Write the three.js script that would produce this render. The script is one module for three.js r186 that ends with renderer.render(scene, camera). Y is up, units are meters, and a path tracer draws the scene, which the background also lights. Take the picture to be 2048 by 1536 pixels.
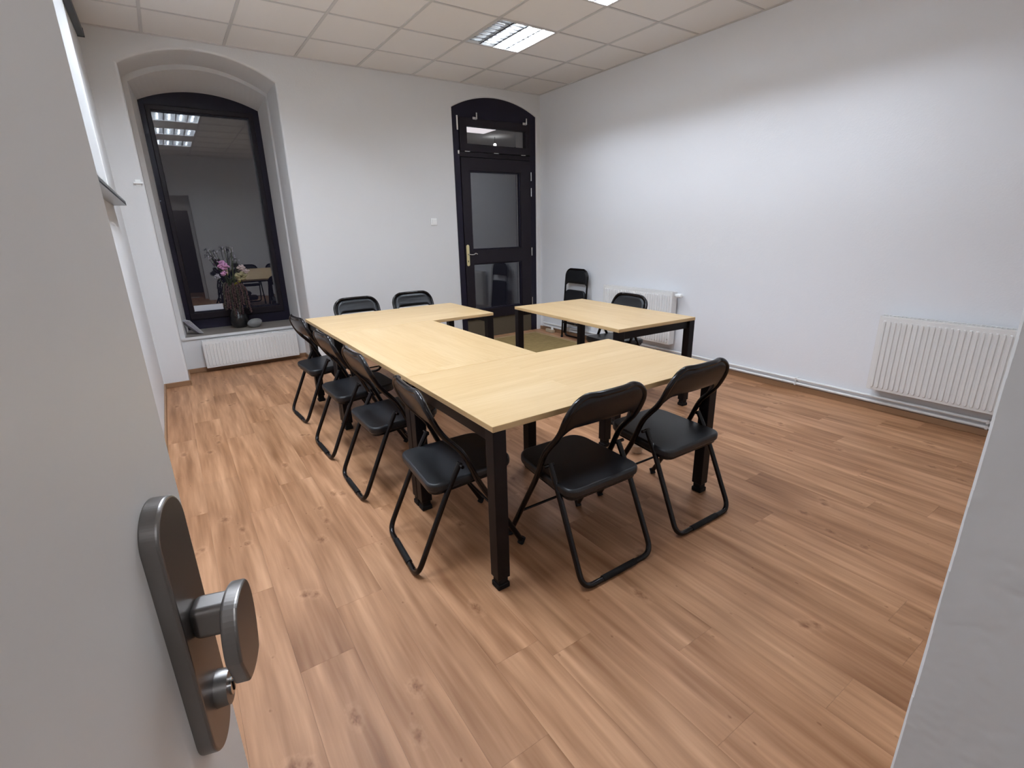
import * as THREE from 'three';
import { RoundedBoxGeometry } from 'three/addons/geometries/RoundedBoxGeometry.js';
import { mergeGeometries } from 'three/addons/utils/BufferGeometryUtils.js';
import { RectAreaLightUniformsLib } from 'three/addons/lights/RectAreaLightUniformsLib.js';

// ---------------------------------------------------------------- camera, light, exposure
const scene = new THREE.Scene();
const camera = new THREE.PerspectiveCamera(75.93, 4 / 3, 0.02, 100);
camera.position.set(-4.4916, 1.4575, 5.8809);
camera.rotation.order = 'YXZ';
camera.rotation.set(-0.3057, -0.5899, -0.0238);
const renderer = new THREE.WebGLRenderer();
renderer.toneMapping = THREE.LinearToneMapping;
renderer.toneMappingExposure = 1.0;
renderer.shadowMap.enabled = true;
RectAreaLightUniformsLib.init();
scene.background = new THREE.Color().setRGB(0.005, 0.005, 0.009);   // night sky outside the windows
const TUBE = 188;                                                    // radiance of a fluorescent tube's light
const TUBE_COLOR = new THREE.Color().setRGB(0.86, 0.97, 1.12);

// ---------------------------------------------------------------- helpers
let seed = 7;
const rnd = () => { seed = (seed * 1664525 + 1013904223) >>> 0; return seed / 4294967296; };
const rr = (a, b) => a + (b - a) * rnd();
const V = (x, y, z) => new THREE.Vector3(x, y, z);
const lin = (r, g, b) => new THREE.Color().setRGB(r, g, b);
const std = (color, roughness = 0.6, extra = {}) => new THREE.MeshStandardMaterial({ color, roughness, ...extra });
const dim = (color, roughness, specularIntensity) => new THREE.MeshPhysicalMaterial({ color, roughness, specularIntensity });
const used = {};
function numbered(n) { used[n] = (used[n] || 0) + 1; return used[n] === 1 ? n : `${n}_${String(used[n] - 1).padStart(3, '0')}`; }
function shade(m) { m.castShadow = true; m.receiveShadow = true; return m; }
function part(name, geo, mat, parent, label) {
  const m = shade(new THREE.Mesh(geo, mat)); m.name = name; parent.add(m);
  if (label) m.userData.label = label;
  return m;
}
function thing(name, label, category, pos = [0, 0, 0], turn = 0, group) {
  const g = new THREE.Group(); g.name = numbered(name); g.position.set(...pos); g.rotation.y = turn;
  g.userData = { label, category }; if (group) g.userData.group = group;
  scene.add(g); return g;
}
function struct(name, label, category) {
  const g = new THREE.Group(); g.name = name; g.userData = { kind: 'structure', label, category }; scene.add(g); return g;
}
// box between two corners
function box(x0, x1, y0, y1, z0, z1, bevel = 0) {
  const w = x1 - x0, h = y1 - y0, d = z1 - z0;
  const g = bevel ? new RoundedBoxGeometry(w, h, d, 1, bevel) : new THREE.BoxGeometry(w, h, d);
  g.translate((x0 + x1) / 2, (y0 + y1) / 2, (z0 + z1) / 2);
  return g;
}
// uv in metres from position: picks the plane that a face lies in
function metreUV(g, k = 1) {
  const n = g.index ? g.toNonIndexed() : g;
  const p = n.attributes.position, uv = new Float32Array(p.count * 2);
  const a = V(), b = V(), c = V();
  for (let i = 0; i < p.count; i += 3) {
    a.fromBufferAttribute(p, i); b.fromBufferAttribute(p, i + 1); c.fromBufferAttribute(p, i + 2);
    const nn = b.clone().sub(a).cross(c.clone().sub(a));
    const ax = Math.abs(nn.x), ay = Math.abs(nn.y), az = Math.abs(nn.z);
    [a, b, c].forEach((q, j) => {
      const [u, v] = ay >= ax && ay >= az ? [q.x, q.z] : ax >= az ? [q.z, q.y] : [q.x, q.y];
      uv[(i + j) * 2] = u * k; uv[(i + j) * 2 + 1] = v * k;
    });
  }
  n.setAttribute('uv', new THREE.BufferAttribute(uv, 2));
  return n;
}
const merge = (list) => mergeGeometries(list.map((g) => { const q = g.index ? g.toNonIndexed() : g; for (const k of Object.keys(q.attributes)) if (!['position', 'normal', 'uv'].includes(k)) q.deleteAttribute(k); return q; }));
function tube(pts, r, seg = 40, rad = 10, closed = false, tension = 0.5) {
  return new THREE.TubeGeometry(new THREE.CatmullRomCurve3(pts, closed, 'catmullrom', tension), seg, r, rad, closed);
}
// polyline with rounded corners, as a dense list of points
function rounded(pts, radii, n = 7) {
  const out = [pts[0].clone()];
  for (let i = 1; i < pts.length - 1; i++) {
    const p = pts[i], a = pts[i - 1].clone().sub(p), b = pts[i + 1].clone().sub(p), r = radii[i - 1];
    const la = a.length(), lb = b.length(); a.normalize(); b.normalize();
    const d = Math.min(r, la * 0.49, lb * 0.49);
    const s = p.clone().addScaledVector(a, d), e = p.clone().addScaledVector(b, d);
    for (let k = 0; k <= n; k++) { const t = k / n; out.push(s.clone().multiplyScalar((1 - t) * (1 - t)).addScaledVector(p, 2 * t * (1 - t)).addScaledVector(e, t * t)); }
  }
  out.push(pts[pts.length - 1].clone());
  return out;
}
class Poly extends THREE.Curve {   // a polyline walked at even pace
  constructor(pts) { super(); this.p = pts; this.l = [0]; for (let i = 1; i < pts.length; i++) this.l.push(this.l[i - 1] + pts[i].distanceTo(pts[i - 1])); }
  getPoint(t, o = V()) {
    const L = t * this.l[this.l.length - 1]; let i = 1; while (i < this.l.length - 1 && this.l[i] < L) i++;
    const k = (L - this.l[i - 1]) / (this.l[i] - this.l[i - 1] || 1);
    return o.copy(this.p[i - 1]).lerp(this.p[i], k);
  }
}
const pipe = (pts, r, seg, rad = 10) => new THREE.TubeGeometry(new Poly(pts), seg, r, rad, false);

// value noise
const hash = (x, y) => { let h = Math.imul(x, 374761393) + Math.imul(y, 668265263); h = Math.imul(h ^ (h >>> 13), 1274126177); return ((h ^ (h >>> 16)) >>> 0) / 4294967296; };
function noise(x, y, px = 0, py = 0) {
  const xi = Math.floor(x), yi = Math.floor(y), fx = x - xi, fy = y - yi, w = (t) => t * t * (3 - 2 * t);
  const m = (v, p) => (p ? ((v % p) + p) % p : v);
  const a = hash(m(xi, px), m(yi, py)), b = hash(m(xi + 1, px), m(yi, py)), c = hash(m(xi, px), m(yi + 1, py)), d = hash(m(xi + 1, px), m(yi + 1, py));
  const u = w(fx), v = w(fy);
  return a + (b - a) * u + (c - a) * v + (a - b - c + d) * u * v;
}
const fbm = (x, y, o = 4) => { let s = 0, a = 0.5, t = 0; for (let i = 0; i < o; i++) { s += a * noise(x, y); t += a; x = x * 2 + 17.3; y = y * 2 + 5.1; a *= 0.5; } return s / t; };
function dataTex(w, h, f, srgb = true) {
  const d = new Uint8Array(w * h * 4), c = [0, 0, 0];
  for (let j = 0; j < h; j++) for (let i = 0; i < w; i++) {
    f(i, j, c); const k = (j * w + i) * 4;
    for (let q = 0; q < 3; q++) d[k + q] = Math.max(0, Math.min(255, c[q]));
    d[k + 3] = 255;
  }
  const t = new THREE.DataTexture(d, w, h, THREE.RGBAFormat);
  t.wrapS = t.wrapT = THREE.RepeatWrapping; t.magFilter = THREE.LinearFilter; t.minFilter = THREE.LinearMipmapLinearFilter; t.generateMipmaps = true;
  if (srgb) t.colorSpace = THREE.SRGBColorSpace;
  t.needsUpdate = true; return t;
}

// ---------------------------------------------------------------- materials
const plasterBump = dataTex(512, 512, (i, j, c) => { const v = 90 + 110 * (0.6 * noise(i / 4, j / 4, 128, 128) + 0.4 * noise(i / 16, j / 16, 32, 32)); c[0] = c[1] = c[2] = v; }, false);
const plaster = (col, b = 0.0012) => std(col, 0.85, { bumpMap: plasterBump, bumpScale: b });
const M = {
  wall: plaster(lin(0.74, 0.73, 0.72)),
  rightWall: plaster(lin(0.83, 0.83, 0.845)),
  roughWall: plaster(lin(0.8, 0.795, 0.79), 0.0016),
  slab: std(lin(0.5, 0.5, 0.5), 0.9),
  tileA: plaster(lin(0.85, 0.82, 0.79), 0.0008), tileB: plaster(lin(0.835, 0.805, 0.775), 0.0008),
  rail: std(lin(0.62, 0.6, 0.58), 0.5),
  darkWood: dim(lin(0.011, 0.0075, 0.0115), 0.4, 0.5),
  darkWood2: dim(lin(0.0105, 0.0085, 0.019), 0.35, 0.5),
  kick: std(lin(0.09, 0.068, 0.04), 0.6),
  glass: new THREE.MeshPhysicalMaterial({ color: 0xffffff, roughness: 0, transmission: 1, thickness: 0, ior: 1.52 }),
  white: std(lin(0.78, 0.77, 0.75), 0.35),
  radiator: std(lin(0.8, 0.785, 0.76), 0.32),
  plastic: std(lin(0.92, 0.92, 0.9), 0.3),
  base: std(lin(0.3, 0.165, 0.085), 0.45),
  black: dim(lin(0.0065, 0.0045, 0.005), 0.4, 0.35),
  blackTube: dim(lin(0.006, 0.0036, 0.0036), 0.18, 0.6),
  shell: dim(lin(0.008, 0.006, 0.0065), 0.26, 0.6),
  vinyl: dim(lin(0.006, 0.0067, 0.0088), 0.4, 1.0),
  rubber: dim(lin(0.008, 0.007, 0.007), 0.7, 0.4),
  alu: std(lin(0.62, 0.62, 0.62), 0.24, { metalness: 1 }),
  louvre: std(lin(0.78, 0.79, 0.8), 0.16, { metalness: 1 }),
  aluWhite: std(lin(0.75, 0.74, 0.72), 0.3),
  chrome: std(lin(0.6, 0.6, 0.6), 0.2, { metalness: 1 }),
  brass: std(lin(0.72, 0.62, 0.34), 0.3, { metalness: 0.7 }),
  handle: std(lin(0.24, 0.225, 0.215), 0.34, { metalness: 0.9 }),
  leaf: std(lin(0.78, 0.76, 0.73), 0.42),
  tubeOn: new THREE.MeshStandardMaterial({ color: 0xffffff, emissive: TUBE_COLOR, emissiveIntensity: 40, roughness: 0.4 }),
  tubeOff: std(lin(0.8, 0.8, 0.8), 0.3),
  sill: std(lin(0.27, 0.235, 0.2), 0.35),
};
// laminate boards: 0.19 x 1.25 m
const PW = 0.19, PL = 1.25;
function plankTex(k) {
  const w = 192, h = 1280, knots = [];
  let s = 101 * (k + 1); const r = () => { s = (s * 1103515245 + 12345) & 0x7fffffff; return s / 0x7fffffff; };
  const nk = [2, 1, 3, 0, 2, 1][k];
  for (let q = 0; q < nk; q++) knots.push([0.2 + 0.6 * r(), 0.12 + 0.76 * r(), 0.04 + 0.04 * r(), 0.011 + 0.009 * r()]);
  for (let q = 0; q < 3; q++) knots.push([0.1 + 0.8 * r(), r(), 0.02, 0.004]);
  return dataTex(w, h, (i, j, c) => {
    const u = i / w, v = j / h; let x = u, dark = 0, halo = 0, bend = 0;
    for (const [kx, ky, rx, ry] of knots) {
      const dx = (u - kx) / rx + 0.9 * (noise(u * 22 + k, v * 130) - 0.5), dy = (v - ky) / ry + 0.9 * (noise(u * 22 + 40, v * 130 + k) - 0.5), d2 = dx * dx + dy * dy;
      dark = Math.max(dark, Math.exp(-d2 * 1.1) * (0.35 + 0.8 * noise(u * 45, v * 200))); halo = Math.max(halo, Math.exp(-Math.pow(Math.sqrt(d2) - 1.9, 2) * 2.5) * Math.min(1, ry / 0.012));
      bend += Math.exp(-d2 / 9) * dx * 0.02;
    }
    x += bend + 0.06 * (fbm(v * 3 + k * 9, u * 1.5, 3) - 0.5);
    const broad = fbm(x * 2.6 + 11 * k, v * 2.4 + 7 * k, 3), mid = fbm(x * 9 + 31 * k, v * 3.5 + 3 * k, 3), fine = noise(x * 95 + k * 71, v * 26);
    let t = 0.85 * (broad - 0.5) + 0.85 * (mid - 0.5) + 0.06 * (fine - 0.5);
    t = Math.max(-0.5, Math.min(0.5, t));
    c[0] = 163 + 62 * t - 44 * dark + 8 * halo; c[1] = 119 + 58 * t - 41 * dark + 8 * halo; c[2] = 85 + 54 * t - 36 * dark + 8 * halo;
  });
}
const plankMats = [];
for (let k = 0; k < 6; k++) {
  const t = plankTex(k);
  for (const tone of [[1, 1, 1], [0.96, 0.94, 0.93], [1.03, 1.02, 1.01]]) plankMats.push(new THREE.MeshPhysicalMaterial({ color: lin(...tone.map((q) => q * 0.98)), roughness: 0.48, specularIntensity: 0.6, map: t }));
}
// light maple laminate, grain along u
const mapleTex = dataTex(1024, 512, (i, j, c) => {
  const u = i / 1024, v = j / 512, y = v + 0.03 * (fbm(u * 3, v * 2 + 4, 3) - 0.5);
  const t = 0.8 * (fbm(u * 2.2 + 3, y * 16, 3) - 0.5) + 0.35 * (noise(u * 14, y * 120) - 0.5) + 0.25 * (fbm(u * 1.1, y * 4 + 9, 2) - 0.5);
  c[0] = 202 + 18 * t; c[1] = 171 + 24 * t; c[2] = 125 + 30 * t;
});
function mapleMat(off) { const t = mapleTex.clone(); t.offset.set(off[0], off[1]); t.repeat.set(1 / 1.6, 1 / 0.8); t.needsUpdate = true; return std(0xffffff, 0.38, { map: t }); }

// ---------------------------------------------------------------- room shell
const H = 3.137, XL = -4.76, ZN = 5.77, T = 0.624, AX = 0.5735, BZ = 0.5888;
function archPts(x0, x1, spring, crown, n = 24) {   // from the left spring over the crown to the right spring
  const cx = (x0 + x1) / 2, hw = (x1 - x0) / 2, rise = crown - spring, R = (hw * hw + rise * rise) / (2 * rise), cy = crown - R, a = Math.asin(hw / R), out = [];
  for (let k = 0; k <= n; k++) { const q = -a + (2 * a * k) / n; out.push([cx + R * Math.sin(q), cy + R * Math.cos(q)]); }
  return out;
}
const NICHE = { x0: -4.541, x1: -3.29, s: 2.887, c: 3.066 }, INNER = { x0: -4.497, x1: -3.305, s: 2.862, c: 3.03 }, WIN = { x0: -4.449, x1: -3.316, s: 2.815, c: 2.938 };
const DOOR = { x0: -1.332, x1: -0.067, s: 2.872, c: 3.028 };
const SILL = 0.4, ZS = -0.5, ZW = -1.0;
{
  const w = struct('wall_back', 'white plastered end wall with an arched window niche and an arched doorway', 'wall');
  const sh = new THREE.Shape();
  sh.moveTo(XL - 0.3, -0.05); sh.lineTo(NICHE.x0, -0.05);
  for (const [x, y] of archPts(NICHE.x0, NICHE.x1, NICHE.s, NICHE.c)) sh.lineTo(x, y);
  sh.lineTo(NICHE.x1, -0.05); sh.lineTo(DOOR.x0, -0.05);
  for (const [x, y] of archPts(DOOR.x0, DOOR.x1, DOOR.s, DOOR.c)) sh.lineTo(x, y);
  sh.lineTo(DOOR.x1, -0.05); sh.lineTo(0.3, -0.05); sh.lineTo(0.3, H + 0.25); sh.lineTo(XL - 0.3, H + 0.25);
  const g = new THREE.ExtrudeGeometry(sh, { depth: 0.46, bevelEnabled: true, bevelSize: 0.02, bevelThickness: 0.02, bevelOffset: -0.02, bevelSegments: 4 }); g.translate(0, 0, -0.48);
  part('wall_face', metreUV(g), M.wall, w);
  // the wall behind the niche, with the window opening
  const s2 = new THREE.Shape(); s2.moveTo(XL - 0.3, -0.05); s2.lineTo(-2.6, -0.05); s2.lineTo(-2.6, H + 0.25); s2.lineTo(XL - 0.3, H + 0.25);
  const hole = new THREE.Path(); const a = archPts(INNER.x0, INNER.x1, INNER.s, INNER.c);
  hole.moveTo(INNER.x0, SILL - 0.03); for (const [x, y] of a) hole.lineTo(x, y); hole.lineTo(INNER.x1, SILL - 0.03); hole.closePath(); s2.holes.push(hole);
  const g2 = new THREE.ExtrudeGeometry(s2, { depth: 0.65, bevelEnabled: false }); g2.translate(0, 0, ZS - 0.65);
  part('niche_wall', metreUV(g2), M.wall, w);
  // splayed plaster reveal between the niche and the window frame
  const o1 = [[INNER.x0, SILL - 0.03], ...a, [INNER.x1, SILL - 0.03]], o2 = [[WIN.x0, SILL - 0.03], ...archPts(WIN.x0, WIN.x1, WIN.s, WIN.c), [WIN.x1, SILL - 0.03]];
  const pos = [];
  for (let i = 0; i + 1 < o1.length; i++) {
    const A = [...o1[i], ZS - 0.001], B = [...o1[i + 1], ZS - 0.001], C = [...o2[i + 1], ZW - 0.02], D = [...o2[i], ZW - 0.02];
    pos.push(...A, ...B, ...C, ...A, ...C, ...D);
  }
  const g3 = new THREE.BufferGeometry(); g3.setAttribute('position', new THREE.Float32BufferAttribute(pos, 3)); g3.computeVertexNormals();
  part('window_reveal', metreUV(g3), M.wall, w);
  const trim = struct('trim_1', 'brown-grey window sill board in the niche', 'window sill');
  part('sill_board', metreUV(box(INNER.x0 + 0.001, INNER.x1 - 0.001, SILL - 0.03, SILL, ZW - 0.03, ZS - 0.004)), M.sill, trim);
  part('sill_edge', box(INNER.x0 - 0.03, INNER.x1 + 0.01, SILL - 0.026, SILL + 0.001, ZS - 0.004, ZS + 0.014), M.white, trim, 'white front edge of the sill');
}
{
  const w = struct('wall_right', 'long white plastered wall behind the two radiators', 'wall');
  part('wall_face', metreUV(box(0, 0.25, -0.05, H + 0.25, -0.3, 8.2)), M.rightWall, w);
  const l = struct('wall_left', 'white plastered side wall beside the open door leaf', 'wall');
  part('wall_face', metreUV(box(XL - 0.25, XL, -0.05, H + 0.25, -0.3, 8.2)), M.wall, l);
  const OX1 = -3.85, OT = 2.33;
  const n = struct('wall_front', 'white plastered wall around the entrance doorway', 'wall');
  // the doorway's plaster edge is a little chipped: a wavering corner
  // right of the doorway, in horizontal slices whose corners differ by a few millimetres
  const slices = [];
  for (let k = 0, y = -0.05; y < OT - 0.001; k++, y = -0.05 + k * 0.02) {
    const e = 0.0035 * noise(k * 0.45, 3.3) * noise(k * 0.1, 8.7) + (hash(k, 77) > 0.93 ? 0.003 : 0);
    const s = new THREE.Shape(); s.moveTo(OX1, -(ZN + 0.5)); s.lineTo(0.2, -(ZN + 0.5)); s.lineTo(0.2, -ZN); s.lineTo(OX1 + e + 0.002, -ZN); s.lineTo(OX1, -(ZN + e + 0.002));
    const g = new THREE.ExtrudeGeometry(s, { depth: Math.min(0.02, OT - y), bevelEnabled: false }); g.rotateX(-Math.PI / 2); g.translate(0, y, 0); slices.push(g);
  }
  part('wall_face', metreUV(merge(slices)), M.roughWall, n);
  part('lintel', metreUV(box(XL, 0.2, OT, H + 0.25, ZN, ZN + 0.5)), M.roughWall, n);
  const c = struct('wall_hall', 'unlit hall behind the camera', 'wall');
  part('wall_face', metreUV(box(XL - 0.25, 0.25, -0.05, H + 0.25, 8.0, 8.2)), M.wall, c);
  part('door_panel', box(XL + 0.2, 0, 0, 2.5, 7.97, 7.999), std(lin(0.1, 0.08, 0.07), 0.6), c);
  const hl = thing('hall_lamp', 'round ceiling lamp in the hall behind the camera', 'lamp', [-4.25, 2.6, 7.2]);
  part('lamp_base', new THREE.CylinderGeometry(0.13, 0.13, 0.02, 28).translate(0, -0.01, 0), M.white, hl);
  part('lamp_globe', new THREE.SphereGeometry(0.11, 24, 16).scale(1, 0.7, 1).translate(0, -0.08, 0), new THREE.MeshStandardMaterial({ color: 0xffffff, emissive: lin(0.95, 0.98, 1), emissiveIntensity: 1.5 }), hl);
  const hp = new THREE.PointLight(new THREE.Color().setRGB(0.95, 0.98, 1.05), 2.0); hp.position.set(0, -0.08, 0); hp.castShadow = true; hp.shadow.radius = 5; hl.add(hp);
  const f = struct('trim_2', 'white frame of the entrance door', 'door frame');
  part('frame_post', box(XL + 0.001, XL + 0.03, 0, 2.03, 6.17, 6.26), M.leaf, f);
  part('frame_post', box(OX1 - 0.06, OX1 - 0.001, 0, 2.03, 6.17, 6.26), M.leaf, f);
  part('frame_head', box(XL + 0.001, OX1 - 0.001, 2.03, OT - 0.001, 6.17, 6.26), M.leaf, f);
}
// floor: laminate boards laid along z
{
  const f = struct('floor', 'brown oak laminate floor', 'floor');
  part('subfloor', box(XL - 0.25, 0.25, -0.15, -0.011, -1.2, 8.2), M.slab, f);
  const geos = [];
  for (let v = 0; v < 4; v++) {
    const g = new THREE.BoxGeometry(PW - 0.0004, 0.01, PL - 0.0005); const uv = g.attributes.uv, p = g.attributes.position;
    for (let i = 0; i < uv.count; i++) { let a = p.getX(i) / PW + 0.5, b = p.getZ(i) / PL + 0.5; if (v & 1) a = 1 - a; if (v & 2) b = 1 - b; uv.setXY(i, a, b); }
    geos.push(g);
  }
  let col = 0;
  for (let x = XL; x < 0; x += PW, col++) {
    let z = -0.5 - rr(0, PL);
    for (; z < 6.4; z += PL) {
      if (z + PL < -0.5) continue;
      const zc = z + PL / 2, m = plankMats[Math.floor(rnd() * plankMats.length)], g = geos[Math.floor(rnd() * 4)];
      if (x > -3.2 && z + PL < 0) continue;
      const p = part(numbered('plank'), g, m, f); p.position.set(x + PW / 2, -0.005, zc);
    }
  }
  part('hall_floor', box(XL, 0.2, -0.011, -0.0005, 6.9, 8.0), M.base, f);
}
// suspended ceiling: tiles in a grid of rails
const LIGHTS = [[5, 1], [5, 3], [5, 5], [1, 1], [1, 3], [1, 5]];        // column, row of the tiles that hold lamps
{
  const c = struct('ceiling', 'suspended ceiling of square mineral tiles', 'ceiling');
  part('slab', box(XL - 0.25, 0.25, H + 0.16, H + 0.4, -1.2, 8.2), M.slab, c);
  const xs = [0]; for (let x = -AX; x > XL; x -= T) xs.push(x); xs.push(XL);
  const zs = [0]; for (let z = BZ; z < ZN; z += T) zs.push(z); zs.push(ZN);
  const full = new THREE.BoxGeometry(T - 0.02, 0.016, T - 0.02); metreUV(full);
  const fullUV = metreUV(full.clone());
  for (let i = 0; i + 1 < xs.length; i++) for (let j = 0; j + 1 < zs.length; j++) {
    if (LIGHTS.some(([a, b]) => a === i - 1 && b === j - 1)) continue;
    const w = xs[i] - xs[i + 1], d = zs[j + 1] - zs[j], isFull = Math.abs(w - T) < 1e-6 && Math.abs(d - T) < 1e-6;
    const g = isFull ? fullUV : metreUV(new THREE.BoxGeometry(w - 0.002, 0.016, d - 0.002));
    const p = part(numbered('ceiling_tile'), g, rnd() > 0.5 ? M.tileA : M.tileB, c);
    p.position.set((xs[i] + xs[i + 1]) / 2, H + 0.014, (zs[j] + zs[j + 1]) / 2);
  }
  for (let i = 1; i + 1 < xs.length; i++) part(numbered('grid_rail'), box(xs[i] - 0.012, xs[i] + 0.012, H, H + 0.006, 0, ZN), M.rail, c);
  for (let j = 1; j + 1 < zs.length; j++) part(numbered('grid_rail'), box(XL, 0, H + 0.0005, H + 0.006, zs[j] - 0.009, zs[j] + 0.009), M.rail, c);
  part('edge_rail', box(-0.02, 0, H - 0.002, H + 0.006, 0, ZN), M.rail, c);
  part('edge_rail', box(XL, 0, H - 0.002, H + 0.006, 0, 0.02), M.rail, c);
  part('hall_ceiling', box(XL, 0.2, 2.6, 2.7, ZN + 0.5, 8.0), M.slab, c);
}
// baseboards
{
  const bb = (name, label, list) => { const g = struct(name, label, 'baseboard'); for (const b of list) part('board', box(...b, 0.004), M.base, g); };
  bb('baseboard_back', 'brown wooden baseboard along the window wall', [
    [XL, NICHE.x0, 0, 0.05, 0, 0.014], [NICHE.x0 - 0.0, NICHE.x0 + 0.014, 0, 0.05, ZS, 0.014], [NICHE.x0, NICHE.x1, 0, 0.05, ZS, ZS + 0.014],
    [NICHE.x1 - 0.014, NICHE.x1, 0, 0.05, ZS, 0.014], [NICHE.x1, DOOR.x0, 0, 0.05, 0, 0.014]]);
  bb('baseboard_right', 'brown wooden baseboard below the radiators', [[-0.014, 0, 0, 0.05, 0, ZN]]);
  bb('baseboard_left', 'brown wooden baseboard beside the open door leaf', [[XL, XL + 0.014, 0, 0.05, 0.014, ZN]]);
}

// ---------------------------------------------------------------- window
{
  const w = struct('window_1', 'tall arched window with a dark wooden frame', 'window');
  const z0 = ZW - 0.09, z1 = ZW - 0.02, P = { x0: -4.352, x1: -3.425, y0: 0.595, y1: 2.735 };
  const s = new THREE.Shape(); s.moveTo(WIN.x0, SILL); for (const [x, y] of archPts(WIN.x0, WIN.x1, WIN.s, WIN.c)) s.lineTo(x, y); s.lineTo(WIN.x1, SILL);
  const h = new THREE.Path(); const q = 0.05; h.moveTo(P.x0 - q, P.y0 - q - 0.03); h.lineTo(P.x1 + q, P.y0 - q - 0.03); h.lineTo(P.x1 + q, P.y1 + q); h.lineTo(P.x0 - q, P.y1 + q); h.closePath(); s.holes.push(h);
  const g = new THREE.ExtrudeGeometry(s, { depth: 0.07, bevelEnabled: true, bevelSize: 0.004, bevelThickness: 0.004, bevelSegments: 1 }); g.translate(0, 0, z0);
  part('window_frame', g, M.darkWood2, w);
  const sash = part('sash_rail', merge([box(P.x0 - q + 0.002, P.x1 + q - 0.002, P.y0 - q - 0.028, P.y0, z0 + 0.01, z1 + 0.022, 0.006), box(P.x0 - q + 0.002, P.x1 + q - 0.002, P.y1, P.y1 + q - 0.002, z0 + 0.01, z1 + 0.022, 0.006),
    box(P.x0 - q + 0.002, P.x0, P.y0 - 0.01, P.y1 + 0.01, z0 + 0.01, z1 + 0.021, 0.006), box(P.x1, P.x1 + q - 0.002, P.y0 - 0.01, P.y1 + 0.01, z0 + 0.01, z1 + 0.021, 0.006)]), M.darkWood, w);
  part('glazing_bead', merge([box(P.x0, P.x1, P.y0, P.y0 + 0.014, z1 - 0.02, z1 + 0.008, 0.003), box(P.x0, P.x1, P.y1 - 0.01, P.y1, z1 - 0.02, z1 + 0.008, 0.003)]), M.darkWood2, sash);
  part('pane', box(P.x0, P.x1, P.y0, P.y1, z1 - 0.032, z1 - 0.028), M.glass, w);
  part('pane', box(P.x0, P.x1, P.y0, P.y1, z1 - 0.052, z1 - 0.048), M.glass, w);
  // the paper strip on the glass
  const p = thing('paper_strip', 'white paper strip stuck low on the window glass', 'paper', [-4.195, 0.637, z1 - 0.0255]);
  part('sheet', box(-0.15, 0.15, -0.037, 0.037, -0.0012, 0.0012), std(lin(0.85, 0.85, 0.88), 0.7), p);
}
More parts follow.
